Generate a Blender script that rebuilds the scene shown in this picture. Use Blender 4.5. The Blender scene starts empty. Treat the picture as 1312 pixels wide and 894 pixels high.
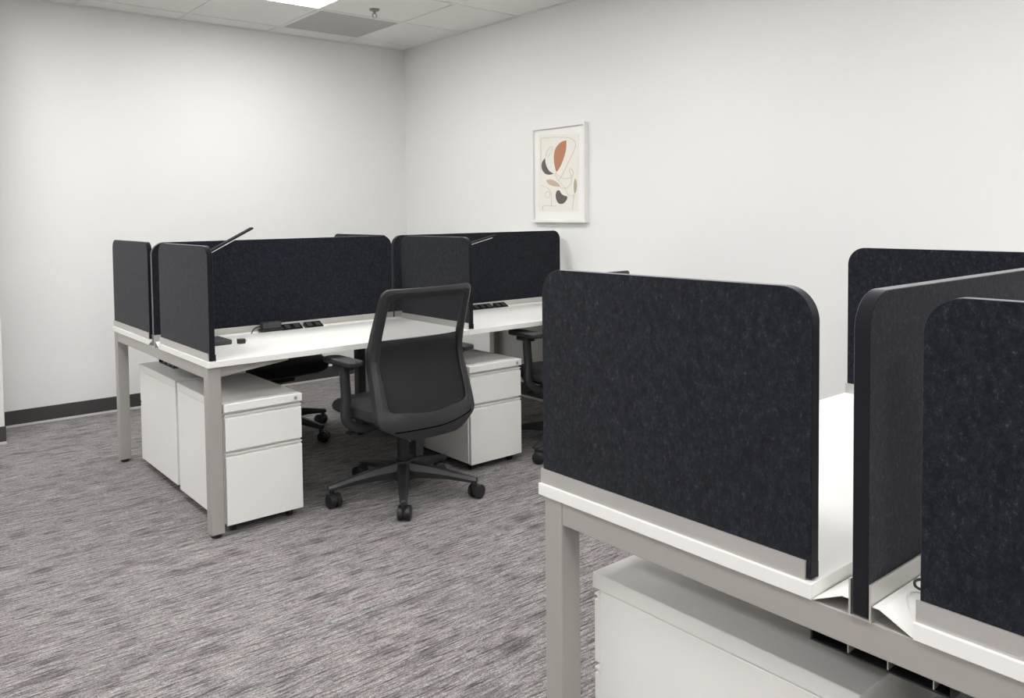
import bpy, bmesh, math, random
from mathutils import Vector, Matrix
random.seed(7)
S = bpy.context.scene
COL = S.collection
R = math.radians

# ------------------------------------------------------------------ camera
CAM_H = 1.3287
F_PX, CY_PX = 1043.42, 317.34
yaw, pitch, roll = R(50.2909), R(-2.4691), R(-0.6184)
fw = Vector((math.cos(yaw)*math.cos(pitch), math.sin(yaw)*math.cos(pitch), math.sin(pitch)))
rt = Vector((math.sin(yaw), -math.cos(yaw), 0)); up = rt.cross(fw)
rt, up = math.cos(roll)*rt + math.sin(roll)*up, -math.sin(roll)*rt + math.cos(roll)*up
cd = bpy.data.cameras.new('camera'); cam = bpy.data.objects.new('camera', cd); COL.objects.link(cam)
m = Matrix.Identity(4)
for i in range(3):
    m[i][0], m[i][1], m[i][2] = rt[i], up[i], -fw[i]
m[2][3] = CAM_H
cam.matrix_world = m
cd.sensor_fit = 'HORIZONTAL'; cd.sensor_width = 36.0
cd.lens = F_PX/1312*36; cd.shift_y = -(447-CY_PX)/1312; cd.clip_start = 0.02
S.camera = cam

# ------------------------------------------------------------------ world / exposure
w = bpy.data.worlds.new('world'); S.world = w; w.use_nodes = True
w.node_tree.nodes['Background'].inputs[0].default_value = (0.9, 0.95, 1, 1)
w.node_tree.nodes['Background'].inputs[1].default_value = 0.05
vs = S.view_settings
vs.view_transform = 'Standard'; vs.look = 'None'; vs.gamma = 1.0; vs.use_curve_mapping = False
vs.exposure = 0.0
LIGHT = 20.5            # radiance of the ceiling LED panels

# ------------------------------------------------------------------ room numbers (metres)
XW, YW, ZC = 3.790, 5.985, 2.716
XN, YN = -3.6, -4.1
CELL = 0.655
DESK_Z, DESK_T = 0.737, 0.0255
L = 1.3143
PANEL_TOP = 1.206
STRIP_Z = 0.769

# ------------------------------------------------------------------ materials
def mat(name, col, rough=0.5, metal=0.0, spec=0.5, sheen=0.0):
    M = bpy.data.materials.new(name); M.use_nodes = True
    b = M.node_tree.nodes['Principled BSDF']
    b.inputs['Base Color'].default_value = (*col, 1)
    b.inputs['Roughness'].default_value = rough
    b.inputs['Metallic'].default_value = metal
    b.inputs['Specular IOR Level'].default_value = spec
    if sheen: b.inputs['Sheen Weight'].default_value = sheen
    return M
def nodes(M): return M.node_tree.nodes, M.node_tree.links, M.node_tree.nodes['Principled BSDF']
def texco(M, scale=(1, 1, 1), kind='Object'):
    n, l, b = nodes(M)
    tc = n.new('ShaderNodeTexCoord'); mp = n.new('ShaderNodeMapping')
    mp.inputs['Scale'].default_value = scale
    l.new(tc.outputs[kind], mp.inputs[0]); return mp.outputs[0]
def noise(M, vec, scale, detail=2, rough=0.5):
    n, l, b = nodes(M); t = n.new('ShaderNodeTexNoise')
    t.inputs['Scale'].default_value = scale; t.inputs['Detail'].default_value = detail
    t.inputs['Roughness'].default_value = rough
    l.new(vec, t.inputs['Vector']); return t.outputs['Fac']
def ramp(M, fac, stops):
    n, l, b = nodes(M); r = n.new('ShaderNodeValToRGB'); e = r.color_ramp.elements
    e[0].position, e[0].color = stops[0][0], (*stops[0][1], 1)
    e[1].position, e[1].color = stops[-1][0], (*stops[-1][1], 1)
    for p, c in stops[1:-1]:
        q = e.new(p); q.color = (*c, 1)
    l.new(fac, r.inputs[0]); return r.outputs[0]
def mixc(M, fac, a, bcol, mode='MIX'):
    n, l, b = nodes(M); x = n.new('ShaderNodeMix'); x.data_type = 'RGBA'; x.blend_type = mode
    for s, v in ((x.inputs[0], fac), (x.inputs[6], a), (x.inputs[7], bcol)):
        if isinstance(v, (int, float)): s.default_value = v
        elif isinstance(v, tuple): s.default_value = (*v, 1)
        else: l.new(v, s)
    return x.outputs[2]
def bump(M, h, strength, dist):
    n, l, b = nodes(M); x = n.new('ShaderNodeBump')
    x.inputs['Strength'].default_value = strength; x.inputs['Distance'].default_value = dist
    l.new(h, x.inputs['Height']); l.new(x.outputs[0], b.inputs['Normal'])
def setcol(M, c): M.node_tree.links.new(c, nodes(M)[2].inputs['Base Color'])

m_wall = mat('wall_paint', (0.80, 0.80, 0.785), 0.75, spec=0.25)
v = texco(m_wall); bump(m_wall, noise(m_wall, v, 260, 3), 0.06, 0.002)
m_base = mat('baseboard_vinyl', (0.050, 0.049, 0.049), 0.5)
m_edge = mat('baseboard_edge', (0.62, 0.61, 0.59), 0.6)
m_ctile = mat('ceiling_tile_white', (0.80, 0.785, 0.76), 0.9, spec=0.1)
v = texco(m_ctile); bump(m_ctile, noise(m_ctile, v, 180, 4, 0.7), 0.25, 0.003)
m_cbar = mat('ceiling_bar_white', (0.76, 0.75, 0.73), 0.5)
m_vent = mat('vent_grey', (0.52, 0.51, 0.49), 0.6)
v = texco(m_vent); setcol(m_vent, ramp(m_vent, noise(m_vent, v, 300, 1), [(0.3, (0.40, 0.39, 0.37)), (0.7, (0.50, 0.49, 0.47))]))

m_carpet = mat('carpet', (0.3, 0.28, 0.28), 0.95, spec=0.05, sheen=0.15)
v0 = texco(m_carpet)
ribs = noise(m_carpet, texco(m_carpet, (10.0, 112.0, 1.0)), 1.0, 3, 0.6)        # broken rib lines running along the room
fine = noise(m_carpet, texco(m_carpet, (70.0, 230.0, 1.0)), 1.0, 2, 0.7)       # yarn tufts
blot = noise(m_carpet, texco(m_carpet, (4.2, 13.0, 1.0)), 1.0, 3, 0.6)         # darker woven patches
tint = noise(m_carpet, texco(m_carpet, (2.0, 30.0, 1.0)), 1.0, 2, 0.5)
grain = noise(m_carpet, v0, 230, 2, 0.8)
cc = ramp(m_carpet, ribs, [(0.35, (0.066, 0.059, 0.061)), (0.46, (0.218, 0.203, 0.205)), (0.64, (0.375, 0.354, 0.353))])
cc = mixc(m_carpet, 1.0, cc, ramp(m_carpet, fine, [(0.30, (0.40, 0.39, 0.39)), (0.50, (1.0, 1.0, 1.0)), (0.70, (1.55, 1.53, 1.52))]), 'MULTIPLY')
cc = mixc(m_carpet, 1.0, cc, ramp(m_carpet, blot, [(0.33, (0.58, 0.56, 0.57)), (0.45, (0.98, 0.98, 0.98)), (0.7, (1.10, 1.10, 1.09))]), 'MULTIPLY')
cc = mixc(m_carpet, 1.0, cc, ramp(m_carpet, tint, [(0.35, (1.0, 0.94, 0.95)), (0.65, (0.97, 1.0, 0.99))]), 'MULTIPLY')
cc = mixc(m_carpet, 0.9, cc, ramp(m_carpet, grain, [(0.34, (0.45, 0.44, 0.44)), (0.5, (1.0, 1.0, 1.0)), (0.68, (1.5, 1.49, 1.48))]), 'MULTIPLY')
setcol(m_carpet, cc)
n_, l_, b_ = nodes(m_carpet)
ad = n_.new('ShaderNodeMath'); ad.operation = 'ADD'; l_.new(fine, ad.inputs[0]); l_.new(grain, ad.inputs[1])
bump(m_carpet, ad.outputs[0], 0.7, 0.006)

def felt(name, dark, mid, fleck):
    M = mat(name, dark, 0.95, spec=0.08, sheen=0.12)
    a = noise(M, texco(M, (1, 1, 0.7)), 150, 4, 0.75)
    b = noise(M, texco(M, (1.6, 1.6, 1.0)), 42, 4, 0.7)
    d = noise(M, texco(M, (1, 1, 1)), 520, 2, 0.7)
    c = ramp(M, a, [(0.40, dark), (0.60, mid), (0.74, fleck)])
    c = mixc(M, 1.0, c, ramp(M, b, [(0.35, (0.68, 0.68, 0.70)), (0.65, (1.32, 1.30, 1.26))]), 'MULTIPLY')
    c = mixc(M, 1.0, c, ramp(M, d, [(0.3, (0.6, 0.6, 0.6)), (0.7, (1.4, 1.4, 1.4))]), 'MULTIPLY')
    setcol(M, c); bump(M, a, 0.35, 0.002); return M
m_felt = felt('felt_charcoal', (0.0080, 0.0093, 0.0145), (0.0155, 0.0170, 0.0232), (0.056, 0.056, 0.060))
m_felt_edge = mat('felt_cut_edge', (0.013, 0.0135, 0.017), 0.95, spec=0.1, sheen=1.0)
nodes(m_felt_edge)[2].inputs['Sheen Roughness'].default_value = 0.30
nodes(m_felt_edge)[2].inputs['Sheen Tint'].default_value = (0.9, 0.9, 0.95, 1)
v = texco(m_felt_edge); bump(m_felt_edge, noise(m_felt_edge, v, 600, 2), 0.3, 0.001)
m_white = mat('white_laminate', (0.83, 0.825, 0.80), 0.38, spec=0.4)
m_wedge = mat('white_edge_band', (0.80, 0.79, 0.765), 0.45)
m_ped = mat('white_powder_steel', (0.80, 0.79, 0.765), 0.42, spec=0.4)
v = texco(m_ped); bump(m_ped, noise(m_ped, v, 900, 1), 0.03, 0.001)
m_frame = mat('silver_powder_steel', (0.42, 0.40, 0.375), 0.42, metal=0.25)
m_alu = mat('brushed_aluminium', (0.60, 0.585, 0.56), 0.38, metal=0.6)
v = texco(m_alu, (3, 3, 300)); bump(m_alu, noise(m_alu, v, 6, 2), 0.04, 0.001)
m_dkleg = mat('dark_grey_steel', (0.10, 0.10, 0.105), 0.45)
m_black = mat('black_plastic', (0.012, 0.0125, 0.014), 0.45)
m_blackgl = mat('black_gloss_plastic', (0.010, 0.010, 0.012), 0.25)
m_cframe = mat('charcoal_nylon', (0.020, 0.0205, 0.023), 0.40)
m_seat = mat('black_seat_fabric', (0.0125, 0.014, 0.018), 0.85, sheen=0.12)
v = texco(m_seat); bump(m_seat, noise(m_seat, v, 500, 2), 0.3, 0.001)
m_slot = mat('black_slot', (0.002, 0.002, 0.002), 0.9, spec=0.0)
m_chrome = mat('chrome', (0.60, 0.60, 0.60), 0.45, metal=0.7)
m_lampgrey = mat('lamp_grey', (0.040, 0.040, 0.043), 0.6)
m_lampblk = mat('lamp_black', (0.012, 0.012, 0.014), 0.75, spec=0.25)
m_led = mat('lamp_diffuser_white', (0.8, 0.8, 0.8), 0.5)
m_cable = mat('white_cable', (0.75, 0.74, 0.72), 0.5)
m_frwhite = mat('picture_frame_white', (0.80, 0.79, 0.77), 0.45)
m_mat = mat('picture_mount_white', (0.84, 0.83, 0.80), 0.7)
m_paper = mat('art_paper_cream', (0.80, 0.775, 0.71), 0.8)
m_rust = mat('art_rust', (0.46, 0.215, 0.125), 0.8)
m_ink = mat('art_charcoal', (0.115, 0.106, 0.10), 0.8)
m_pink = mat('art_dusty_pink', (0.56, 0.42, 0.34), 0.8)
m_olive = mat('art_olive', (0.40, 0.37, 0.25), 0.8)
m_line = mat('art_line', (0.50, 0.45, 0.37), 0.8)
m_glass = mat('sprinkler_metal', (0.26, 0.25, 0.23), 0.35, metal=0.8)
# chair mesh: fine weave, partly open
m_mesh = bpy.data.materials.new('chair_mesh_weave'); m_mesh.use_nodes = True
n_, l_ = m_mesh.node_tree.nodes, m_mesh.node_tree.links
b_ = n_['Principled BSDF']; b_.inputs['Base Color'].default_value = (0.022, 0.022, 0.025, 1); b_.inputs['Roughness'].default_value = 0.8
tr = n_.new('ShaderNodeBsdfTransparent'); mx = n_.new('ShaderNodeMixShader'); mx.inputs[0].default_value = 0.52
l_.new(tr.outputs[0], mx.inputs[1]); l_.new(b_.outputs[0], mx.inputs[2])
l_.new(mx.outputs[0], n_['Material Output'].inputs[0])
m_mesh2 = m_mesh.copy(); m_mesh2.name = 'chair_lumbar_weave'
for q_ in m_mesh2.node_tree.nodes:
    if q_.type == 'MIX_SHADER': q_.inputs[0].default_value = 0.93
    if q_.type == 'BSDF_PRINCIPLED': q_.inputs['Base Color'].default_value = (0.0085, 0.009, 0.011, 1)
# LED panel
m_led_on = bpy.data.materials.new('led_panel_lit'); m_led_on.use_nodes = True
b_ = m_led_on.node_tree.nodes['Principled BSDF']
b_.inputs['Base Color'].default_value = (0.9, 0.9, 0.9, 1)
b_.inputs['Emission Color'].default_value = (1.0, 0.998, 0.985, 1); b_.inputs['Emission Strength'].default_value = LIGHT

# ------------------------------------------------------------------ helpers
def smooth_angle(me, ang=35):
    for p in me.polygons: p.use_smooth = True
    bm = bmesh.new(); bm.from_mesh(me)
    for e in bm.edges:
        e.smooth = len(e.link_faces) == 2 and e.calc_face_angle(0) < R(ang)
    bm.to_mesh(me); bm.free()
def obj(name, bm, material, parent=None, smooth=False, bev=0.0, seg=2):
    bmesh.ops.recalc_face_normals(bm, faces=bm.faces)
    me = bpy.data.meshes.new(name); bm.to_mesh(me); bm.free()
    me.materials.append(material)
    if smooth: smooth_angle(me)
    o = bpy.data.objects.new(name, me); COL.objects.link(o)
    if parent: o.parent = parent
    if bev:
        md = o.modifiers.new('bevel', 'BEVEL'); md.width = bev; md.segments = seg; md.limit_method = 'ANGLE'; md.angle_limit = R(40)
        if hasattr(md, 'harden_normals'): md.harden_normals = False
    return o
def tag(o, label, cat, group=None):
    o['label'] = label; o['category'] = cat
    if group: o['group'] = group
    return o
def thing(name, label, cat, loc=(0, 0, 0), rz=0.0, group=None):
    o = bpy.data.objects.new(name, None); COL.objects.link(o)
    o.empty_display_size = 0.1
    o.location = loc; o.rotation_euler = (0, 0, rz); return tag(o, label, cat, group)
def struct(o): o['kind'] = 'structure'; return o
def copy_tree(root, loc, rz, label, base_rot=0.0):
    r = root.copy(); COL.objects.link(r); r.location = loc; r.rotation_euler = (0, 0, rz); r['label'] = label
    for ch in root.children:
        c = ch.copy(); COL.objects.link(c); c.parent = r
        if base_rot and ch.name.startswith('base_'): c.rotation_euler = (0, 0, base_rot)
        for g in ch.children:
            d = g.copy(); COL.objects.link(d); d.parent = c
    return r
def box(bm, x0, x1, y0, y1, z0, z1):
    vs_ = [bm.verts.new((x, y, z)) for x in (x0, x1) for y in (y0, y1) for z in (z0, z1)]
    for f in ((0, 1, 3, 2), (4, 6, 7, 5), (0, 4, 5, 1), (2, 3, 7, 6), (0, 2, 6, 4), (1, 5, 7, 3)):
        bm.faces.new([vs_[i] for i in f])
    return bm
def B(*a): return box(bmesh.new(), *a)
def frame_axes(d):
    d = d.normalized(); a = Vector((0, 0, 1)) if abs(d.z) < 0.95 else Vector((1, 0, 0))
    s = d.cross(a).normalized(); return s, s.cross(d).normalized()
def cyl(bm, p0, p1, r0, r1=None, n=20):
    p0, p1 = Vector(p0), Vector(p1); r1 = r0 if r1 is None else r1
    s, t = frame_axes(p1-p0)
    A = [bm.verts.new(p0+(s*math.cos(2*math.pi*i/n)+t*math.sin(2*math.pi*i/n))*r0) for i in range(n)]
    C = [bm.verts.new(p1+(s*math.cos(2*math.pi*i/n)+t*math.sin(2*math.pi*i/n))*r1) for i in range(n)]
    for i in range(n): bm.faces.new((A[i], A[(i+1) % n], C[(i+1) % n], C[i]))
    bm.faces.new(A[::-1]); bm.faces.new(C); return bm
def sweep(bm, pts, prof):
    """prof(i) -> list of (a, b) offsets in the local side / up frame along pts"""
    pts = [Vector(p) for p in pts]; rings = []
    side0 = None
    for i, p in enumerate(pts):
        d = (pts[min(i+1, len(pts)-1)]-pts[max(i-1, 0)]).normalized()
        s, t = frame_axes(d)
        if side0 is not None and s.dot(side0) < 0: s, t = -s, -t
        if side0 is not None:
            s = (side0 - d*side0.dot(d)).normalized(); t = s.cross(d).normalized()
        side0 = s
        rings.append([bm.verts.new(p+s*a+t*b) for a, b in prof(i)])
    n = len(rings[0])
    for A, C in zip(rings, rings[1:]):
        for j in range(n): bm.faces.new((A[j], A[(j+1) % n], C[(j+1) % n], C[j]))
    bm.faces.new(rings[0][::-1]); bm.faces.new(rings[-1]); return bm
def circ(r, n=12): return [(r*math.cos(2*math.pi*i/n), r*math.sin(2*math.pi*i/n)) for i in range(n)]
def tube(bm, pts, r, n=10): return sweep(bm, pts, lambda i: circ(r, n))
def smooth_path(pts, k=6):
    out = []; P = [Vector(p) for p in pts]
    for i in range(len(P)-1):
        a, b, c, d = P[max(i-1, 0)], P[i], P[i+1], P[min(i+2, len(P)-1)]
        for j in range(k):
            t = j/k
            out.append(0.5*((2*b)+(c-a)*t+(2*a-5*b+4*c-d)*t*t+(3*b-3*c+d-a)*t**3))
    out.append(P[-1]); return out
def extrude_poly(bm, poly, axis, a0, a1):
    """poly: 2D points; axis 'X' -> (y, z), 'Y' -> (x, z), 'Z' -> (x, y)"""
    f = {'X': lambda p, a: (a, p[0], p[1]), 'Y': lambda p, a: (p[0], a, p[1]), 'Z': lambda p, a: (p[0], p[1], a)}[axis]
    A = [bm.verts.new(f(p, a0)) for p in poly]; C = [bm.verts.new(f(p, a1)) for p in poly]; n = len(poly)
    for i in range(n): bm.faces.new((A[i], A[(i+1) % n], C[(i+1) % n], C[i]))
    bm.faces.new(A[::-1]); bm.faces.new(C); return bm
def round_poly(pts, rads, n=8):
    out = []; N = len(pts)
    for i, (p, r) in enumerate(zip(pts, rads)):
        p = Vector(p); a = (Vector(pts[i-1])-p); b = (Vector(pts[(i+1) % N])-p)
        if r <= 0: out.append(tuple(p)); continue
        la, lb = a.length, b.length; a.normalize(); b.normalize()
        ang = a.angle(b); tl = min(r/math.tan(ang/2), la*0.49, lb*0.49); r = tl*math.tan(ang/2)
        c = p+(a+b).normalized()*(r/math.sin(ang/2))
        s = p+a*tl-c; e = p+b*tl-c
        a0 = math.atan2(s.y, s.x); a1 = math.atan2(e.y, e.x)
        while a1-a0 > math.pi: a1 -= 2*math.pi
        while a1-a0 < -math.pi: a1 += 2*math.pi
        for k in range(n+1):
            t = a0+(a1-a0)*k/n; out.append((c.x+r*math.cos(t), c.y+r*math.sin(t)))
    return out

# ------------------------------------------------------------------ room shell
struct(obj('floor', B(XN-0.1, XW+0.1, YN-0.1, YW+0.1, -0.05, 0), m_carpet))
struct(obj('wall_left', B(XN-0.1, XW+0.1, YW, YW+0.1, 0, ZC+0.15), m_wall))
struct(obj('wall_right', B(XW, XW+0.1, YN, YW, 0, ZC+0.15), m_wall))
struct(obj('wall_near', B(XN, XW, YN-0.1, YN, 0, ZC+0.15), m_wall))
struct(obj('wall_behind', B(XN-0.1, XN, YN-0.1, YW, 0, ZC+0.15), m_wall))
struct(obj('wall_jog', B(XN, 0.728, 5.576, YW, 0, ZC+0.02), m_wall, bev=0.003))
def baseboard(name, bx, ex):
    o = struct(obj(name, B(*bx, 0.014, 0.104), m_base, bev=0.002))
    obj('carpet_edge_strip', B(*ex, 0.0, 0.014), m_edge, o)  # pale strip along the foot of the baseboard
baseboard('baseboard_left', (0.728, XW, YW-0.008, YW), (0.728, XW, YW-0.010, YW))
baseboard('baseboard_right', (XW-0.008, XW, YN, YW-0.008), (XW-0.010, XW, YN, YW-0.010))
baseboard('baseboard_jog', (XN, 0.733, 5.568, 5.576), (XN, 0.735, 5.566, 5.576))

# ceiling: slab, grid bars, lay-in tiles
ceil = struct(obj('ceiling', B(XN, XW, YN, YW, ZC+0.08, ZC+0.15), m_cbar))
GX, GY = 2.580, 5.115
xs = sorted([XN, XW]+[GX+CELL*k for k in range(-12, 4) if XN+0.02 < GX+CELL*k < XW-0.02])
ys = sorted([YN, YW]+[GY+CELL*k for k in range(-18, 4) if YN+0.02 < GY+CELL*k < YW-0.02])
LIGHT_CELLS = set()
lx0 = min(range(len(xs)), key=lambda i: abs(xs[i]-(GX-CELL))); ly0 = min(range(len(ys)), key=lambda i: abs(ys[i]-(GY-CELL)))
for i in range(len(xs)-1):
    for j in range(len(ys)-1):
        if (i-lx0) % 3 == 0 and (j-ly0) % 3 == 0: LIGHT_CELLS.add((i, j))  # all but the panel by the vent are unseen, added to light the room
VENT = (lx0+1, ly0+1)
cache = {}
for i in range(len(xs)-1):
    for j in range(len(ys)-1):
        if (i, j) in LIGHT_CELLS or (i, j) == VENT: continue
        a, b = xs[i+1]-xs[i], ys[j+1]-ys[j]
        if a < 0.03 or b < 0.03: continue
        k = (round(a, 3), round(b, 3))
        if k not in cache:
            o = obj('ceiling_tile', B(0.002, a-0.002, 0.002, b-0.002, 0.0, 0.016), m_ctile, ceil); cache[k] = o
        else:
            o = cache[k].copy(); COL.objects.link(o)
        o.location = (xs[i], ys[j], ZC+0.005)
for x in xs[1:-1]: obj('grid_bar', B(x-0.012, x+0.012, YN, YW, ZC, ZC+0.03), m_cbar, ceil)
for y in ys[1:-1]: obj('grid_bar', B(XN, XW, y-0.012, y+0.012, ZC+0.0006, ZC+0.03), m_cbar, ceil)
for bb_ in ((XN, XW, YW-0.02, YW), (XN, XW, YN, YN+0.02), (XN, XN+0.02, YN, YW), (XW-0.02, XW, YN, YW)):
    obj('wall_angle_bar', B(*bb_, ZC-0.0004, ZC+0.006), m_cbar, ceil)
first = None
for (i, j) in sorted(LIGHT_CELLS):
    cx, cy = (xs[i]+xs[i+1])/2, (ys[j]+ys[j+1])/2
    if xs[i+1]-xs[i] < CELL*0.9 or ys[j+1]-ys[j] < CELL*0.9: continue
    lab = 'lit square ceiling panel touching the grey vent tile' if (i, j) == (lx0, ly0) else 'unseen lit ceiling panel added to light the room'
    if first is None:
        first = thing('ceiling_light', lab, 'light', (cx, cy, ZC), 0, 'lit ceiling panels')
        h = CELL/2-0.012
        bm = bmesh.new()
        for q in ((-h, h, -h, -h+0.012), (-h, h, h-0.012, h), (-h, -h+0.012, -h+0.012, h-0.012), (h-0.012, h, -h+0.012, h-0.012)): box(bm, *q, 0.001, 0.02)
        obj('frame', bm, m_cbar, first)
        obj('diffuser', B(-h+0.012, h-0.012, -h+0.012, h-0.012, 0.006, 0.016), m_led_on, first)
    else: copy_tree(first, (cx, cy, ZC), 0, lab)
vx0, vx1, vy0, vy1 = xs[VENT[0]], xs[VENT[0]+1], ys[VENT[1]], ys[VENT[1]+1]
t = thing('ceiling_vent', 'grey perforated return air tile in the white ceiling', 'vent', ((vx0+vx1)/2, (vy0+vy1)/2, ZC))
hx, hy = (vx1-vx0)/2-0.012, (vy1-vy0)/2-0.012
obj('perforated_face', B(-hx+0.006, hx-0.006, -hy+0.006, hy-0.006, 0.004, 0.014), m_vent, t)
bm = bmesh.new()
for q in ((-hx, hx, -hy, -hy+0.008), (-hx, hx, hy-0.008, hy), (-hx, -hx+0.008, -hy, hy), (hx-0.008, hx, -hy, hy)): box(bm, *q, 0.001, 0.016)
obj('frame', bm, m_cbar, t)
# sprinkler head
t = thing('fire_sprinkler', 'small metal fire sprinkler head hanging from the ceiling tile', 'sprinkler', (2.875, 4.90, ZC))
bm = bmesh.new(); cyl(bm, (0, 0, 0.005), (0, 0, -0.006), 0.036, 0.030, 24); obj('escutcheon', bm, m_glass, t, True)
bm = bmesh.new(); cyl(bm, (0, 0, -0.006), (0, 0, -0.026), 0.011, 0.008, 14); obj('body', bm, m_glass, t, True)
bm = bmesh.new()
for s in (-1, 1): tube(bm, smooth_path([(s*0.006, 0, -0.022), (s*0.016, 0, -0.034), (s*0.012, 0, -0.047), (0, 0, -0.054)], 4), 0.0028, 6)
obj('yoke_arms', bm, m_glass, t, True)
bm = bmesh.new(); cyl(bm, (0, 0, -0.053), (0, 0, -0.056), 0.017, 0.017, 16); obj('deflector', bm, m_chrome, t)

# ------------------------------------------------------------------ picture
PY0, PY1, PZ0, PZ1 = 3.775, 4.300, 1.258, 1.914
PW, PH, PD = PY1-PY0, PZ1-PZ0, 0.036
t = thing('framed_picture', 'white framed abstract print with rust and charcoal shapes on the white wall', 'picture', (XW-0.0005, (PY0+PY1)/2, PZ0))
def face_pt(s, tt): return (PW/2-s*PW, PH-tt*PH)            # s: 0 at the +y side, tt: 0 at the top
fwid = 0.018
bm = bmesh.new()
for q in ((-PW/2, PW/2, 0, fwid), (-PW/2, PW/2, PH-fwid, PH), (-PW/2, -PW/2+fwid, fwid, PH-fwid), (PW/2-fwid, PW/2, fwid, PH-fwid)):
    box(bm, -PD, 0, *q)
obj('frame', bm, m_frwhite, t, bev=0.0015)
obj('mount', B(-0.020, -0.002, -PW/2+fwid, PW/2-fwid, fwid, PH-fwid), m_mat, t)
def zp(x, y):                                               # detail-crop pixel -> picture s, t
    tt = 0.5
    for _ in range(4):
        s = (x-62-18*tt)/368; top, bot = 150-65*s, 805-5*s; tt = (y-top)/(bot-top)
    return s, tt
def art(pts): return [face_pt(*zp(*p)) for p in pts]
def flat(name, pts, material, x, parent, sm=True):
    P = art(pts)
    if sm:
        P = [(q[0], q[1]) for q in smooth_path([(a, b, 0) for a, b in P+[P[0]]], 5)][:-1]
    return obj(name, extrude_poly(bmesh.new(), P, 'X', x, x+0.001), material, parent)
sheet = flat('art_sheet', [(112, 192), (388, 172), (388, 722), (116, 728)], m_paper, -0.0212, t, False)
flat('rust_shape', [(305, 222), (270, 235), (235, 275), (222, 320), (222, 370), (232, 420), (242, 442), (265, 410), (290, 345), (304, 280)], m_rust, -0.0222, sheet)
flat('charcoal_crescent', [(158, 352), (140, 378), (134, 405), (140, 435), (158, 458), (180, 467), (205, 465), (218, 458), (195, 445), (175, 420), (163, 390)], m_ink, -0.0222, sheet)
flat('pink_leaf', [(168, 508), (200, 500), (235, 512), (268, 545), (235, 548), (200, 540), (180, 525)], m_pink, -0.0222, sheet)
flat('charcoal_bean', [(245, 580), (262, 575), (280, 600), (300, 612), (318, 618), (312, 645), (290, 668), (262, 668), (245, 645), (238, 610)], m_ink, -0.0222, sheet)
flat('olive_sliver', [(367, 488), (378, 510), (380, 560), (368, 595), (361, 560), (362, 520)], m_olive, -0.0222, sheet)
for pts in ([(130, 215), (210, 205), (300, 202), (350, 215), (368, 250), (355, 300), (320, 380), (285, 460), (258, 505)],
            [(163, 345), (170, 310), (195, 272), (210, 280), (205, 305), (175, 345)],
            [(245, 440), (240, 460), (290, 490), (330, 485), (357, 462), (350, 430), (335, 420), (330, 440), (345, 480), (340, 530), (300, 560), (262, 550)],
            [(230, 455), (250, 500), (300, 555), (320, 600), (345, 612), (376, 600)],
            [(130, 545), (170, 555), (200, 580), (210, 620), (210, 688)], [(242, 688), (152, 686), (154, 722)],
            [(365, 600), (360, 660), (354, 712)], [(126, 214), (128, 330), (130, 440)],
            [(182+16*math.cos(a*0.5236), 607+22*math.sin(a*0.5236)) for a in range(13)]):
    P = smooth_path([(-0.0222, a, b) for a, b in art(pts)], 4)
    obj('drawn_line', tube(bmesh.new(), P, 0.0011, 5), m_line, sheet)

# ------------------------------------------------------------------ privacy panels
def felt_panel(t, axis, a0, a1, z0, z1, d0, d1, r=0.055):
    """axis 'X': panel plane normal X, spans y a0..a1; axis 'Y': normal Y, spans x a0..a1"""
    pts = [(a0, z0), (a1, z0), (a1, z1), (a0, z1)]
    o = obj('felt_panel', extrude_poly(bmesh.new(), round_poly(pts, [0, 0, r, r], 18), axis, d0, d1), m_felt, t, bev=0.0012, seg=1)
    o.data.materials.append(m_felt_edge)                # fuzzy cut rim of the sheet
    for p in o.data.polygons:
        if abs(p.normal['XYZ'.index(axis)]) < 0.5: p.material_index = 1
    return o
def end_panel(x, y0, y1, label, group, sgn=-1):
    """felt end screen standing on a desktop edge; the aluminium clamp strip is on its sgn-x side"""
    t = thing('privacy_end_panel', label, 'desk divider', (x, (y0+y1)/2, DESK_Z), 0, group)
    a, b = y0-(y0+y1)/2, y1-(y0+y1)/2
    xs0, xs1 = (0.0, 0.0035) if sgn < 0 else (0.0275, 0.031)
    obj('clamp_strip', B(xs0, xs1, a+0.008, b, 0.0005, STRIP_Z-DESK_Z), m_alu, t)
    xi0, xi1 = (0.0275, 0.0305) if sgn < 0 else (0.0005, 0.0035)
    obj('inner_clip', B(xi0, xi1, a+0.002, b-0.002, 0.0005, 0.026), m_black, t)
    felt_panel(t, 'X', a, b-0.004, 0.0025, PANEL_TOP-DESK_Z, 0.0040, 0.0270)
    return t
def long_screen(x0, x1, yc, label, group):
    t = thing('privacy_screen', label, 'desk divider', ((x0+x1)/2, yc, DESK_Z-DESK_T), 0, group)
    h = (x1-x0)/2; zt = STRIP_Z-DESK_Z+DESK_T
    bm = bmesh.new()
    box(bm, -h, h, -0.0175, -0.0145, 0.0, zt); box(bm, -h, h, 0.0145, 0.0175, 0.0, zt); box(bm, -h, h, -0.0145, 0.0145, 0.0, 0.003)
    obj('channel', bm, m_alu, t)
    felt_panel(t, 'Y', -h+0.001, h-0.001, 0.004, PANEL_TOP-DESK_Z+DESK_T, -0.0125, 0.0125, 0.06)
    return t

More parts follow.
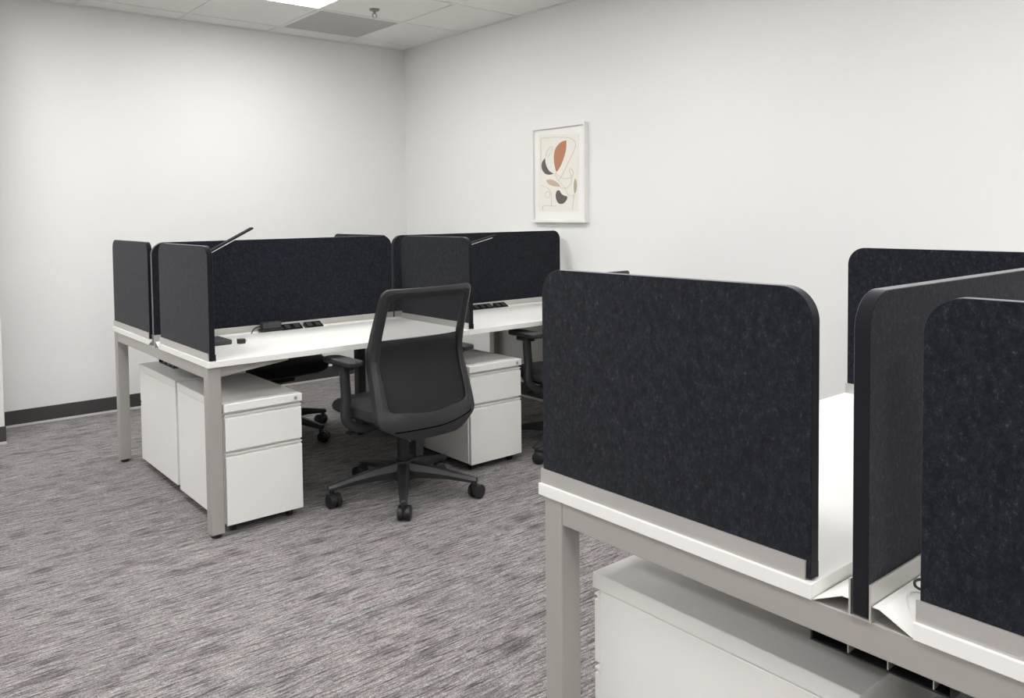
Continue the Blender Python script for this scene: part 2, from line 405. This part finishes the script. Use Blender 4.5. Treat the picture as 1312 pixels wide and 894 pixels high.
# ------------------------------------------------------------------ bench of four desks
LEG = 0.054
def bench(x0, ya, yb, yc, yd, label, xend):
    """x0 free end; y ya..yb first row of tops, yc..yd second row"""
    yo = (yb+yc)/2
    t = thing('bench_desk', label, 'desk', (x0, yo, 0))
    y = lambda v_: v_-yo
    zb = DESK_Z-DESK_T
    X1 = L; X2 = xend-x0
    for (a, b) in ((0.0, X1-0.001), (X1+0.001, X2)):
        for (c, d) in ((ya, yb), (yc, yd)):
            o = obj('desktop', B(a, b, y(c), y(d), zb, DESK_Z), m_white, t, bev=0.0012)
    # end frames: leg, rail, leg
    for xe in (0.004, X2-LEG-0.004):
        for s, yy in ((1, ya), (-1, yd)):
            p0 = y(yy)+s*0.016 if s > 0 else y(yy)-0.016-LEG
            lg = obj('leg', B(xe, xe+LEG, p0, p0+LEG, 0.016, zb-0.0005), m_frame, t, bev=0.003)
            g = bmesh.new(); cyl(g, (xe+LEG/2, p0+LEG/2, 0.0), (xe+LEG/2, p0+LEG/2, 0.016), 0.021, 0.021, 16)
            obj('levelling_foot', g, m_black, lg)
        obj('end_rail', B(xe+0.0008, xe+0.045, y(ya)+0.016+LEG+0.0006, y(yd)-0.016-LEG-0.0006, zb-0.050, zb-0.0005), m_frame, t, bev=0.002)
        # tapered gusset arms along the underside of the tops
        s2 = 1 if xe < 0.5 else -1
        xa = xe+LEG if s2 > 0 else xe
        for yy in (y(ya)+0.030, y(yd)-0.060):
            g = extrude_poly(bmesh.new(), [(xa, zb-0.001), (xa+s2*0.30, zb-0.001), (xa+s2*0.30, zb-0.012), (xa, zb-0.046)], 'Y', yy, yy+0.03)
            obj('gusset_arm', g, m_frame, t)
    # shared middle frame
    for yy in (-0.335, 0.285):
        lg = obj('middle_leg', B(X1-0.072, X1-0.022, yy, yy+0.05, 0.014, zb-0.05), m_dkleg if x0 < 1.15 else m_frame, t, bev=0.003)
        g = bmesh.new(); cyl(g, (X1-0.047, yy+0.025, 0), (X1-0.047, yy+0.025, 0.014), 0.02, 0.02, 14); obj('levelling_foot', g, m_black, lg)
    obj('middle_rail', B(X1-0.072, X1-0.022, y(ya)+0.12, y(yd)-0.12, zb-0.05, zb-0.001), m_frame, t)
    # long spine beams
    for yy in (-0.175, 0.125): obj('spine_beam', B(0.0465, X2-0.06, yy, yy+0.05, zb-0.043, zb-0.003), m_frame, t)
    # cable tray: black bays with thin partitions
    zt0, zt1 = zb-0.092, zb-0.047
    bm = bmesh.new()
    box(bm, 0.055, X2-0.12, -0.112, 0.112, zt0-0.003, zt0)
    box(bm, 0.055, X2-0.12, -0.112, -0.1085, zt0, zt1); box(bm, 0.055, X2-0.12, 0.1085, 0.112, zt0, zt1)
    tray = obj('cable_tray', bm, m_black, t)
    for k, yk in enumerate((0.046, -0.018, -0.086)):
        obj('tray_divider', B(0.056, X2-0.121, yk, yk+0.002, zt0+0.0005, zt1), m_alu, tray)
    for k in range(5): obj('tray_hanger', B(0.30+k*0.5, 0.32+k*0.5, -0.112, 0.112, zt1+0.0005, zt1+0.003), m_black, tray)
    # sloping sheet-metal cover plates either side of the screen channel
    for s in (-1, 1):
        e0, e1 = s*0.019, s*(yc-yb)/2
        bm = bmesh.new()
        prof = [(e0, zb+0.026), (e0+s*0.010, zb+0.0262), (e1-s*0.0015, zb+0.0030), (e1-s*0.0015, zb+0.0015), (e0+s*0.010, zb+0.0244), (e0, zb+0.0242)]
        extrude_poly(bm, prof, 'X', 0.002, X2-0.01)
        obj('cover_plate', bm, m_white, t)
    return t
XF, XNR = 1.139, 1.165
FAR = dict(ya=3.303, yb=3.956, yc=4.118, yd=4.770)
NEAR = dict(ya=-0.135, yb=0.515, yc=0.672, yd=1.3216)
XE = XW-0.012
bf = bench(XF, FAR['ya'], FAR['yb'], FAR['yc'], FAR['yd'], '', XE)
bf['label'] = 'white bench desk with the mesh chairs drawn up under it'
bn = bench(XNR, NEAR['ya'], NEAR['yb'], NEAR['yc'], NEAR['yd'], '', XE)
bn['label'] = 'white bench desk with no chairs, bare folded cable covers at its end'
for (x0, b, nm) in ((XF, FAR, 'far'), (XNR, NEAR, 'near')):
    where = 'the bench with mesh chairs' if nm == 'far' else 'the bench with no chairs'
    yc_ = (b['yb']+b['yc'])/2
    gs = 'long screens down the benches'; ge = 'short felt panels across the desks'
    long_screen(x0, x0+L-0.006, yc_, f'long dark felt screen at the free end of {where}', gs)
    long_screen(x0+L+0.004, XE-0.012, yc_, f'long dark felt screen at the wall end of {where}', gs)
    side_a = 'on the pedestal side by the mesh back chairs' if nm == 'far' else 'on the side away from the chairs'
    if nm == 'far':
        la = 'charcoal felt panel on the free end of the desk with a lamp behind it'
        lb = 'charcoal felt panel on the free end of the bench with chairs, beside the bare wall'
        lc = 'charcoal felt divider behind the mesh chair, between two desks'
        ld = 'charcoal felt divider mostly hidden behind the long screens'
    else:
        la = 'charcoal felt end panel of the empty bench beside the black cable loop'
        lb = 'large charcoal felt end panel standing over the pedestal, on the empty bench'
        lc = 'charcoal felt divider across the empty bench, same side as the black cable loop'
        ld = 'charcoal felt divider across the empty bench, rising behind its long screen'
    end_panel(x0+0.005, b['ya']+0.004, b['yb']-0.002, la, ge)
    end_panel(x0+0.005, b['yc']+0.006, b['yd']-0.003, lb, ge)
    end_panel(x0+L+0.005, b['ya']+0.004, b['yb']-0.002, lc, ge)
    end_panel(x0+L+0.005, b['yc']+0.006, b['yd']-0.003, ld, ge)

# ------------------------------------------------------------------ drawer pedestals
PEDW, PEDD, PEDH, PEDB = 0.343, 0.600, 0.550, 0.045
def make_ped():
    t = thing('drawer_pedestal', '', 'cabinet', (0, 0, 0), 0, 'white drawer pedestals under the desks')
    W = PEDW/2
    # local: front at y=0 facing -y, body runs back to +y
    obj('body', B(-W, W, 0.022, PEDD-0.004, PEDB, PEDH-0.036), m_ped, t, bev=0.002)
    obj('top', B(-W-0.001, W+0.001, 0.0, PEDD, PEDH-0.035, PEDH), m_ped, t, bev=0.003)
    g = bmesh.new(); cyl(g, (W-0.030, -0.0025, PEDH-0.018), (W-0.030, 0.002, PEDH-0.018), 0.0085, 0.0085, 20)
    lk = obj('lock', g, m_chrome, t, True)
    obj('keyhole', B(W-0.0308, W-0.0292, -0.0032, -0.002, PEDH-0.023, PEDH-0.013), m_slot, lk)
    for z0, z1 in ((0.352, PEDH-0.046), (PEDB-0.004, 0.341)):
        d = obj('drawer', B(-W+0.004, W-0.002, 0.003, 0.0215, z0, z1-0.014), m_ped, t, bev=0.002)
        # folded finger pull: thin lip with a dark hollow under it
        g = bmesh.new()
        extrude_poly(g, [(0.021, z1-0.0135), (0.014, z1-0.0135), (0.012, z1-0.004), (0.004, z1-0.004), (0.004, z1), (0.021, z1)], 'X', -W+0.004, W-0.002)
        obj('finger_pull', g, m_ped, d)
    for x in (-W+0.045, W-0.045):
        for y in (0.06, PEDD-0.06):
            g = bmesh.new()
            cyl(g, (x-0.010, y, 0.0195), (x+0.010, y, 0.0195), 0.0195, 0.0195, 18)
            box(g, x-0.012, x+0.012, y-0.012, y+0.012, 0.026, PEDB)
            obj('caster', g, m_black, t)
    obj('base_plinth', B(-W+0.012, W-0.012, 0.05, PEDD-0.03, PEDB-0.014, PEDB-0.0005), m_black, t)
    return t
ped = make_ped()
peds = [
    ((1.205+PEDW/2, 3.318, 0), 0, 'white drawer pedestal beside the free-end leg, its lock facing the carpet aisle'),
    ((1.215+PEDW/2, 4.575, 0), math.pi, 'white drawer pedestal backed against another, under the desk by the bare wall'),
    ((2.450+PEDW/2, 3.295, 0), 0, 'white drawer pedestal between two mesh chairs, beyond the turned-away chair'),
    ((2.500+PEDW/2, 4.600, 0), math.pi, 'white drawer pedestal mostly hidden behind the one between the chairs'),
    ((1.237+PEDW/2, 1.228, 0), math.pi, 'white drawer pedestal under the large felt end panel of the empty bench'),
    ((1.237+PEDW/2, -0.050, 0), 0, 'white drawer pedestal under the empty bench, behind the one below the large panel'),
]
for k, (loc, rz, lab) in enumerate(peds):
    if k == 0: ped.location = loc; ped['label'] = lab
    else: copy_tree(ped, loc, rz, lab)

# ------------------------------------------------------------------ task chair
def lerp(tbl, z):
    for (a, va), (b, vb) in zip(tbl, tbl[1:]):
        if z <= b:
            t_ = (z-a)/(b-a); t_ = max(0, min(1, t_)); return va+(vb-va)*t_
    return tbl[-1][1]
BK = [(0.31, -0.272), (0.36, -0.271), (0.42, -0.262), (0.50, -0.240), (0.58, -0.214), (0.64, -0.193), (0.68, -0.184), (0.72, -0.186), (0.80, -0.206), (0.90, -0.238), (1.02, -0.282)]
def back_y(x, z): return lerp(BK, z)+0.040*(x/0.25)**2
def radial(poly, n, c):
    out = []; N = len(poly)
    for k in range(n):
        a = 2*math.pi*k/n; d = Vector((math.cos(a), math.sin(a))); best = None
        for i in range(N):
            p = Vector(poly[i])-c; q = Vector(poly[(i+1) % N])-c; e = q-p
            den = d.x*e.y-d.y*e.x
            if abs(den) < 1e-12: continue
            tt = (p.x*e.y-p.y*e.x)/den; u = (p.x*d.y-p.y*d.x)/den
            if tt > 0 and -1e-6 <= u <= 1+1e-6 and (best is None or tt > best): best = tt
        out.append(c+d*best)
    return out
def make_chair():
    t = thing('task_chair', '', 'chair', (0, 0, 0), 0, 'black mesh back task chairs')
    # --- back frame ring
    outer = round_poly([(-0.246, 1.004), (0.246, 1.004), (0.256, 0.72), (0.260, 0.64), (0.272, 0.405), (0.14, 0.334), (-0.14, 0.334), (-0.272, 0.405), (-0.260, 0.64), (-0.256, 0.72)],
                       [0.035, 0.035, 0.2, 0.2, 0.05, 0.16, 0.16, 0.05, 0.2, 0.2], 8)
    inner = round_poly([(-0.208, 0.958), (0.208, 0.958), (0.217, 0.72), (0.220, 0.66), (0.216, 0.462), (0.0, 0.440), (-0.216, 0.462), (-0.220, 0.66), (-0.217, 0.72)],
                       [0.018, 0.018, 0.2, 0.2, 0.03, 0.5, 0.03, 0.2, 0.2], 8)
    c = Vector((0, 0.70)); n = 160
    Oa, Ia = radial(outer, n, c), radial(inner, n, c)
    bm = bmesh.new(); rows = []
    def depth(z): return lerp([(0.33, 0.030), (0.46, 0.040), (0.7, 0.046), (1.0, 0.022)], z)
    mid = [(o*0.55+i*0.45) for o, i in zip(Oa, Ia)]
    for P, dy in ((Oa, 0.004), (mid, -0.006), (Ia, 0.002), (Ia, None), (Oa, None)):
        rows.append([bm.verts.new((p.x, back_y(p.x, p.y)+(dy if dy is not None else depth(p.y)*(0.8 if P is Ia else 1.0)), p.y)) for p in P])
    rows.append(rows[0])
    for A, C in zip(rows, rows[1:]):
        for k in range(n): bm.faces.new((A[k], A[(k+1) % n], C[(k+1) % n], C[k]))
    obj('back_frame', bm, m_cframe, t, True, bev=0.004)
    # --- mesh
    bm = bmesh.new(); G = []
    nz, nx = 26, 14
    for a in range(nz+1):
        z = 0.434+(0.964-0.434)*a/nz; hw = lerp([(0.43, 0.218), (0.52, 0.222), (0.66, 0.226), (0.72, 0.223), (0.97, 0.213)], z)
        G.append([bm.verts.new((-hw+2*hw*b/nx, back_y(-hw+2*hw*b/nx, z)+0.012, z)) for b in range(nx+1)])
    for a in range(nz):
        for b in range(nx): bm.faces.new((G[a][b], G[a][b+1], G[a+1][b+1], G[a+1][b]))
    obj('back_mesh', bm, m_mesh, t, True)
    # --- groove across the lower band
    bm = bmesh.new(); pts = []
    for k in range(25):
        x = -0.205+0.425*k/24; z = 0.380+0.026*max(0, (x-0.02)/0.2)**1.6
        pts.append((x, back_y(x, z)-0.0045, z))
    pts += [(0.222, back_y(0.222, 0.42)-0.002, 0.428)]
    obj('back_slot', tube(bm, pts, 0.0028, 6), m_slot, t)
    # --- denser lumbar layer in front of the mesh
    bm = bmesh.new(); G = []
    for a in range(13):
        z = 0.44+(0.772-0.44)*a/12; hw = lerp([(0.44, 0.216), (0.52, 0.222), (0.66, 0.227), (0.78, 0.222)], z)
        G.append([bm.verts.new((-hw+2*hw*b/nx, back_y(-hw+2*hw*b/nx, z)+0.020, z)) for b in range(nx+1)])
    for a in range(12):
        for b in range(nx): bm.faces.new((G[a][b], G[a][b+1], G[a+1][b+1], G[a+1][b]))
    obj('lumbar_layer', bm, m_mesh2, t, True)
    SD = 0.035
    # --- seat cushion (rounded super-ellipse slab with waterfall front)
    bm = bmesh.new(); rings = []
    def ring(sc, z, inset):
        out = []
        for k in range(56):
            a = 2*math.pi*k/56; ca, sa = math.cos(a), math.sin(a)
            x = (0.272-inset)*math.copysign(abs(ca)**0.42, ca); y = (0.248-inset)*math.copysign(abs(sa)**0.42, sa)
            zz = z-0.026*max(0, (y-0.10)/0.14)**2-0.010*(1-sc)*0
            out.append(bm.verts.new((x, y+0.02, zz-SD)))
        return out
    for z, ins in ((0.440, 0.055), (0.446, 0.022), (0.462, 0.004), (0.480, 0.0), (0.497, 0.006), (0.508, 0.022), (0.513, 0.050)): rings.append(ring(1, z, ins))
    for A, C in zip(rings, rings[1:]):
        for k in range(56): bm.faces.new((A[k], A[(k+1) % 56], C[(k+1) % 56], C[k]))
    bm.faces.new(rings[0][::-1]); bm.faces.new(rings[-1])
    obj('seat', bm, m_seat, t, True)
    pan = extrude_poly(bmesh.new(), round_poly([(-0.215, -0.20), (0.215, -0.20), (0.215, 0.21), (-0.215, 0.21)], [0.06]*4), 'Z', 0.418-SD, 0.4395-SD)
    obj('seat_pan', pan, m_cframe, t, bev=0.006)
    # --- mechanism, back strut, lever, column
    bm = bmesh.new(); extrude_poly(bm, [(-0.16, 0.382), (0.13, 0.382), (0.12, 0.340), (0.05, 0.315), (-0.06, 0.315), (-0.15, 0.345)], 'X', -0.075, 0.075)
    obj('tilt_mechanism', bm, m_black, t, bev=0.006)
    bm = bmesh.new(); sweep(bm, smooth_path([(0, -0.12, 0.352), (0, -0.19, 0.350), (0, -0.240, 0.365), (0, -0.236, 0.41)], 4), lambda i: [(-0.055, -0.012), (0.055, -0.012), (0.055, 0.012), (-0.055, 0.012)])
    obj('back_strut', bm, m_black, t, True)
    bm = bmesh.new(); tube(bm, [(-0.07, 0.02, 0.362), (-0.22, 0.02, 0.357)], 0.006, 8)
    sweep(bm, [(-0.20, 0.02, 0.358), (-0.235, 0.02, 0.356), (-0.285, 0.015, 0.345)], lambda i: [(-0.016, -0.005), (0.016, -0.005), (0.016, 0.005), (-0.016, 0.005)])
    obj('tilt_lever', bm, m_black, t)
    bm = bmesh.new(); cyl(bm, (0, 0, 0.10), (0, 0, 0.27), 0.027, 0.027, 24); cyl(bm, (0, 0, 0.268), (0, 0, 0.32), 0.030, 0.034, 24)
    obj('gas_column', bm, m_black, t, True)
    # --- armrests
    for s in (-1, 1):
        bm = bmesh.new()
        path = smooth_path([(s*0.12, -0.02, 0.374), (s*0.20, -0.02, 0.366), (s*0.265, -0.02, 0.376), (s*0.312, -0.018, 0.42), (s*0.308, -0.015, 0.51), (s*0.312, -0.012, 0.60), (s*0.312, -0.01, 0.655)], 5)
        sweep(bm, path, lambda i: [(a*0.9, b*1.25) for a, b in [(0.021*math.copysign(abs(math.cos(q))**0.6, math.cos(q)), 0.017*math.copysign(abs(math.sin(q))**0.6, math.sin(q))) for q in [2*math.pi*k/16 for k in range(16)]]])
        arm = obj('arm_post', bm, m_cframe, t, True)
        pad = extrude_poly(bmesh.new(), round_poly([(s*0.312-0.042, -0.125), (s*0.312+0.042, -0.125), (s*0.312+0.045, 0.125), (s*0.312-0.045, 0.125)], [0.03, 0.03, 0.04, 0.04]), 'Z', 0.664, 0.690)
        obj('arm_pad', pad, m_black, arm, bev=0.009, seg=3)
        nk = bmesh.new(); box(nk, s*0.312-0.028, s*0.312+0.028, -0.05, 0.05, 0.640, 0.6635); obj('pad_carrier', nk, m_black, arm, bev=0.006)
    # --- five-star base
    bm = bmesh.new(); cyl(bm, (0, 0, 0.080), (0, 0, 0.172), 0.050, 0.040, 28); obj('base_hub', bm, m_cframe, t, True, bev=0.004)
    for k in range(5):
        a = R(19.5+72*k); d = Vector((math.cos(a), math.sin(a), 0)); q = Vector((-d.y, d.x, 0))
        bm = bmesh.new(); rings = []
        for r_, zt, zb_, hw in ((0.030, 0.163, 0.090, 0.030), (0.12, 0.150, 0.092, 0.026), (0.22, 0.130, 0.090, 0.0215), (0.325, 0.106, 0.078, 0.018), (0.358, 0.098, 0.076, 0.015)):
            sec = [(-hw, zb_), (-hw*1.05, (zt+zb_)/2), (-hw*0.6, zt), (hw*0.6, zt), (hw*1.05, (zt+zb_)/2), (hw, zb_)]
            rings.append([bm.verts.new(d*r_+q*o_+Vector((0, 0, z))) for o_, z in sec])
        for A, C in zip(rings, rings[1:]):
            for j in range(6): bm.faces.new((A[j], A[(j+1) % 6], C[(j+1) % 6], C[j]))
        bm.faces.new(rings[0][::-1]); bm.faces.new(rings[-1])
        sp = obj('base_spoke', bm, m_cframe, t, bev=0.004)
        # twin-wheel caster
        p = d*0.341; ca = a+R((40, -65, 15, 80, -30)[k]); ax = Vector((math.cos(ca), math.sin(ca), 0)); tr_ = Vector((-ax.y, ax.x, 0))
        ctr = p+tr_*0.018
        bm = bmesh.new()
        for s in (-1, 1):
            c0 = ctr+ax*s*0.007; c1 = ctr+ax*s*0.026; c2 = ctr+ax*s*0.030
            cyl(bm, (*c0.xy, 0.033), (*c1.xy, 0.033), 0.033, 0.033, 24); cyl(bm, (*c1.xy, 0.033), (*c2.xy, 0.033), 0.033, 0.026, 24)
        cyl(bm, (p.x, p.y, 0.040), (p.x, p.y, 0.082), 0.011, 0.011, 12)
        h0, h1 = ctr-ax*0.0065, ctr+ax*0.0065
        cyl(bm, (*h0.xy, 0.034), (*h1.xy, 0.034), 0.028, 0.028, 18)
        obj('caster', bm, m_black, sp, True)
    return t
ch = make_chair()
ch.location = (2.026, 3.262, 0); ch.rotation_euler = (0, 0, R(2.5))
ch['label'] = 'black mesh back office chair turned away, pulled up between two white pedestals'
copy_tree(ch, (2.000, 4.665, 0), math.pi+R(4), 'black office chair seen only beneath the desk, beyond the pedestal with the lock', R(20))
copy_tree(ch, (3.150, 3.290, 0), R(-4), 'black office chair mostly hidden behind the large felt end panel, near the picture wall', R(34))

# ------------------------------------------------------------------ power modules, lamps, small things
ZCV = DESK_Z-DESK_T
def power_module(parent, x0, x1, ycen, root):
    # sits on the sloping cover plate nearest the chairs
    lx0_, lx1_ = x0-root[0], x1-root[0]; yy = ycen-root[1]
    g = extrude_poly(bmesh.new(), [(yy-0.026, ZCV+0.009), (yy+0.024, ZCV+0.009), (yy+0.024, ZCV+0.050), (yy-0.026, ZCV+0.026)], 'X', lx0_, lx1_)
    o = obj('power_module', g, m_blackgl, parent, bev=0.002)
    n = max(1, int((x1-x0)/0.045))
    for k in range(n):
        cx = lx0_+(k+0.5)*(x1-x0)/n
        obj('socket', extrude_poly(bmesh.new(), [(yy-0.016, ZCV+0.0312), (yy+0.014, ZCV+0.0458), (yy+0.014, ZCV+0.0468), (yy-0.016, ZCV+0.0322)], 'X', cx-0.014, cx+0.014), m_lampgrey, o)
fr = (XF, (FAR['yb']+FAR['yc'])/2)
for a, b in ((1.765, 1.868), (1.890, 1.985), (3.000, 3.145), (3.170, 3.262)): power_module(bf, a, b, 3.990, fr)
# plug adapter lying over the outlet
t = thing('power_adapter', 'black plug-in power adapter on the outlet strip below the long screen', 'adapter', (1.70, 3.988, ZCV+0.026))
obj('adapter_body', B(-0.050, 0.050, -0.022, 0.022, 0.012, 0.046), m_lampgrey, t, bev=0.005)
obj('plug_base', B(-0.060, 0.062, -0.026, 0.020, 0.0, 0.0115), m_black, t, bev=0.003)
bm = bmesh.new(); tube(bm, smooth_path([(-0.05, 0, 0.028), (-0.085, -0.004, 0.022), (-0.105, -0.012, 0.004), (-0.118, -0.030, -0.012)], 5), 0.003, 8)
obj('lead', bm, m_black, t, True)
def desk_lamp(loc, stem_top, head_a, head_b, label, rz=0.0):
    t = thing('desk_lamp', label, 'lamp', loc, rz, 'slim desk lamps')
    g = extrude_poly(bmesh.new(), round_poly([(-0.065, -0.09), (0.065, -0.09), (0.065, 0.09), (-0.065, 0.09)], [0.012]*4), 'Z', 0.0, 0.020)
    obj('base', g, m_lampgrey, t, bev=0.003)
    st = Vector(stem_top); g = bmesh.new()
    tube(g, [(st.x, st.y, 0.020), tuple(st)], 0.008, 12); obj('stem', g, m_lampgrey, t, True)
    g = bmesh.new(); cyl(g, st+Vector((0, -0.018, 0)), st+Vector((0, 0.018, 0)), 0.013, 0.013, 16); obj('hinge', g, m_black, t, True)
    a, b = Vector(head_a), Vector(head_b); d = (b-a).normalized(); s = Vector((-d.y, d.x, 0)).normalized(); n_ = d.cross(s)
    if n_.z < 0: n_ = -n_
    def bar(hw, t0, t1, c0, c1):
        g = bmesh.new(); V = []
        for p in (a+d*c0, b-d*c1):
            V.append([g.verts.new(p+s*i+n_*j) for i, j in ((-hw, t0), (hw, t0), (hw, t1), (-hw, t1))])
        for k in range(4): g.faces.new((V[0][k], V[0][(k+1) % 4], V[1][(k+1) % 4], V[1][k]))
        g.faces.new(V[0][::-1]); g.faces.new(V[1]); return g
    hd = obj('lamp_head', bar(0.015, 0.0, 0.009, 0, 0), m_lampblk, t, bev=0.002)
    obj('led_strip', bar(0.012, -0.004, -0.0005, 0.02, 0.035), m_led, hd)
    return t
lz = DESK_Z
desk_lamp((1.325, 3.785, lz), (-0.05, 0.03, 0.385), (-0.075, 0.03, 0.377), (0.232, 0.06, 0.527), 'slim black desk lamp, its raised head above the free-end felt panel')
desk_lamp((2.620, 3.720, lz), (0.06, 0.02, 0.385), (0.03, 0.02, 0.382), (0.370, 0.03, 0.456), 'slim black desk lamp, its head showing beside the divider behind the chair')
t = thing('usb_dongle', 'tiny black cube-shaped plug lying on the white desk by the lamp base', 'plug', (1.428, 3.690, lz))
obj('case', B(-0.016, 0.016, -0.014, 0.014, 0, 0.022), m_black, t, bev=0.002)
obj('contact_tongue', B(0.016, 0.026, -0.006, 0.006, 0.008, 0.013), m_chrome, t)
# cables on the bare bench
def cover_z(y): return 0.7377-(abs(y-0.5935)-0.029)*0.483
cb = bmesh.new(); tube(cb, smooth_path([(1.300, 0.519, 0.722), (1.292, 0.534, 0.742), (1.280, 0.550, 0.752), (1.268, 0.557, 0.752), (1.258, 0.552, 0.748), (1.262, 0.542, 0.744), (1.275, 0.530, 0.738), (1.285, 0.519, 0.726)], 6), 0.0022, 8)
tag(obj('black_cable', cb, m_black, None, True), 'short loop of black cable poking out beside the felt end panel', 'cable')
cb = bmesh.new(); tube(cb, smooth_path([(x, y, cover_z(y)+0.0022) for x, y in ((1.285, 0.540), (1.272, 0.554), (1.256, 0.559), (1.236, 0.554), (1.213, 0.538), (1.202, 0.522))], 6), 0.0018, 8)
tag(obj('white_cable', cb, m_cable, None, True), 'white cable curving over the folded cover plate', 'cable')
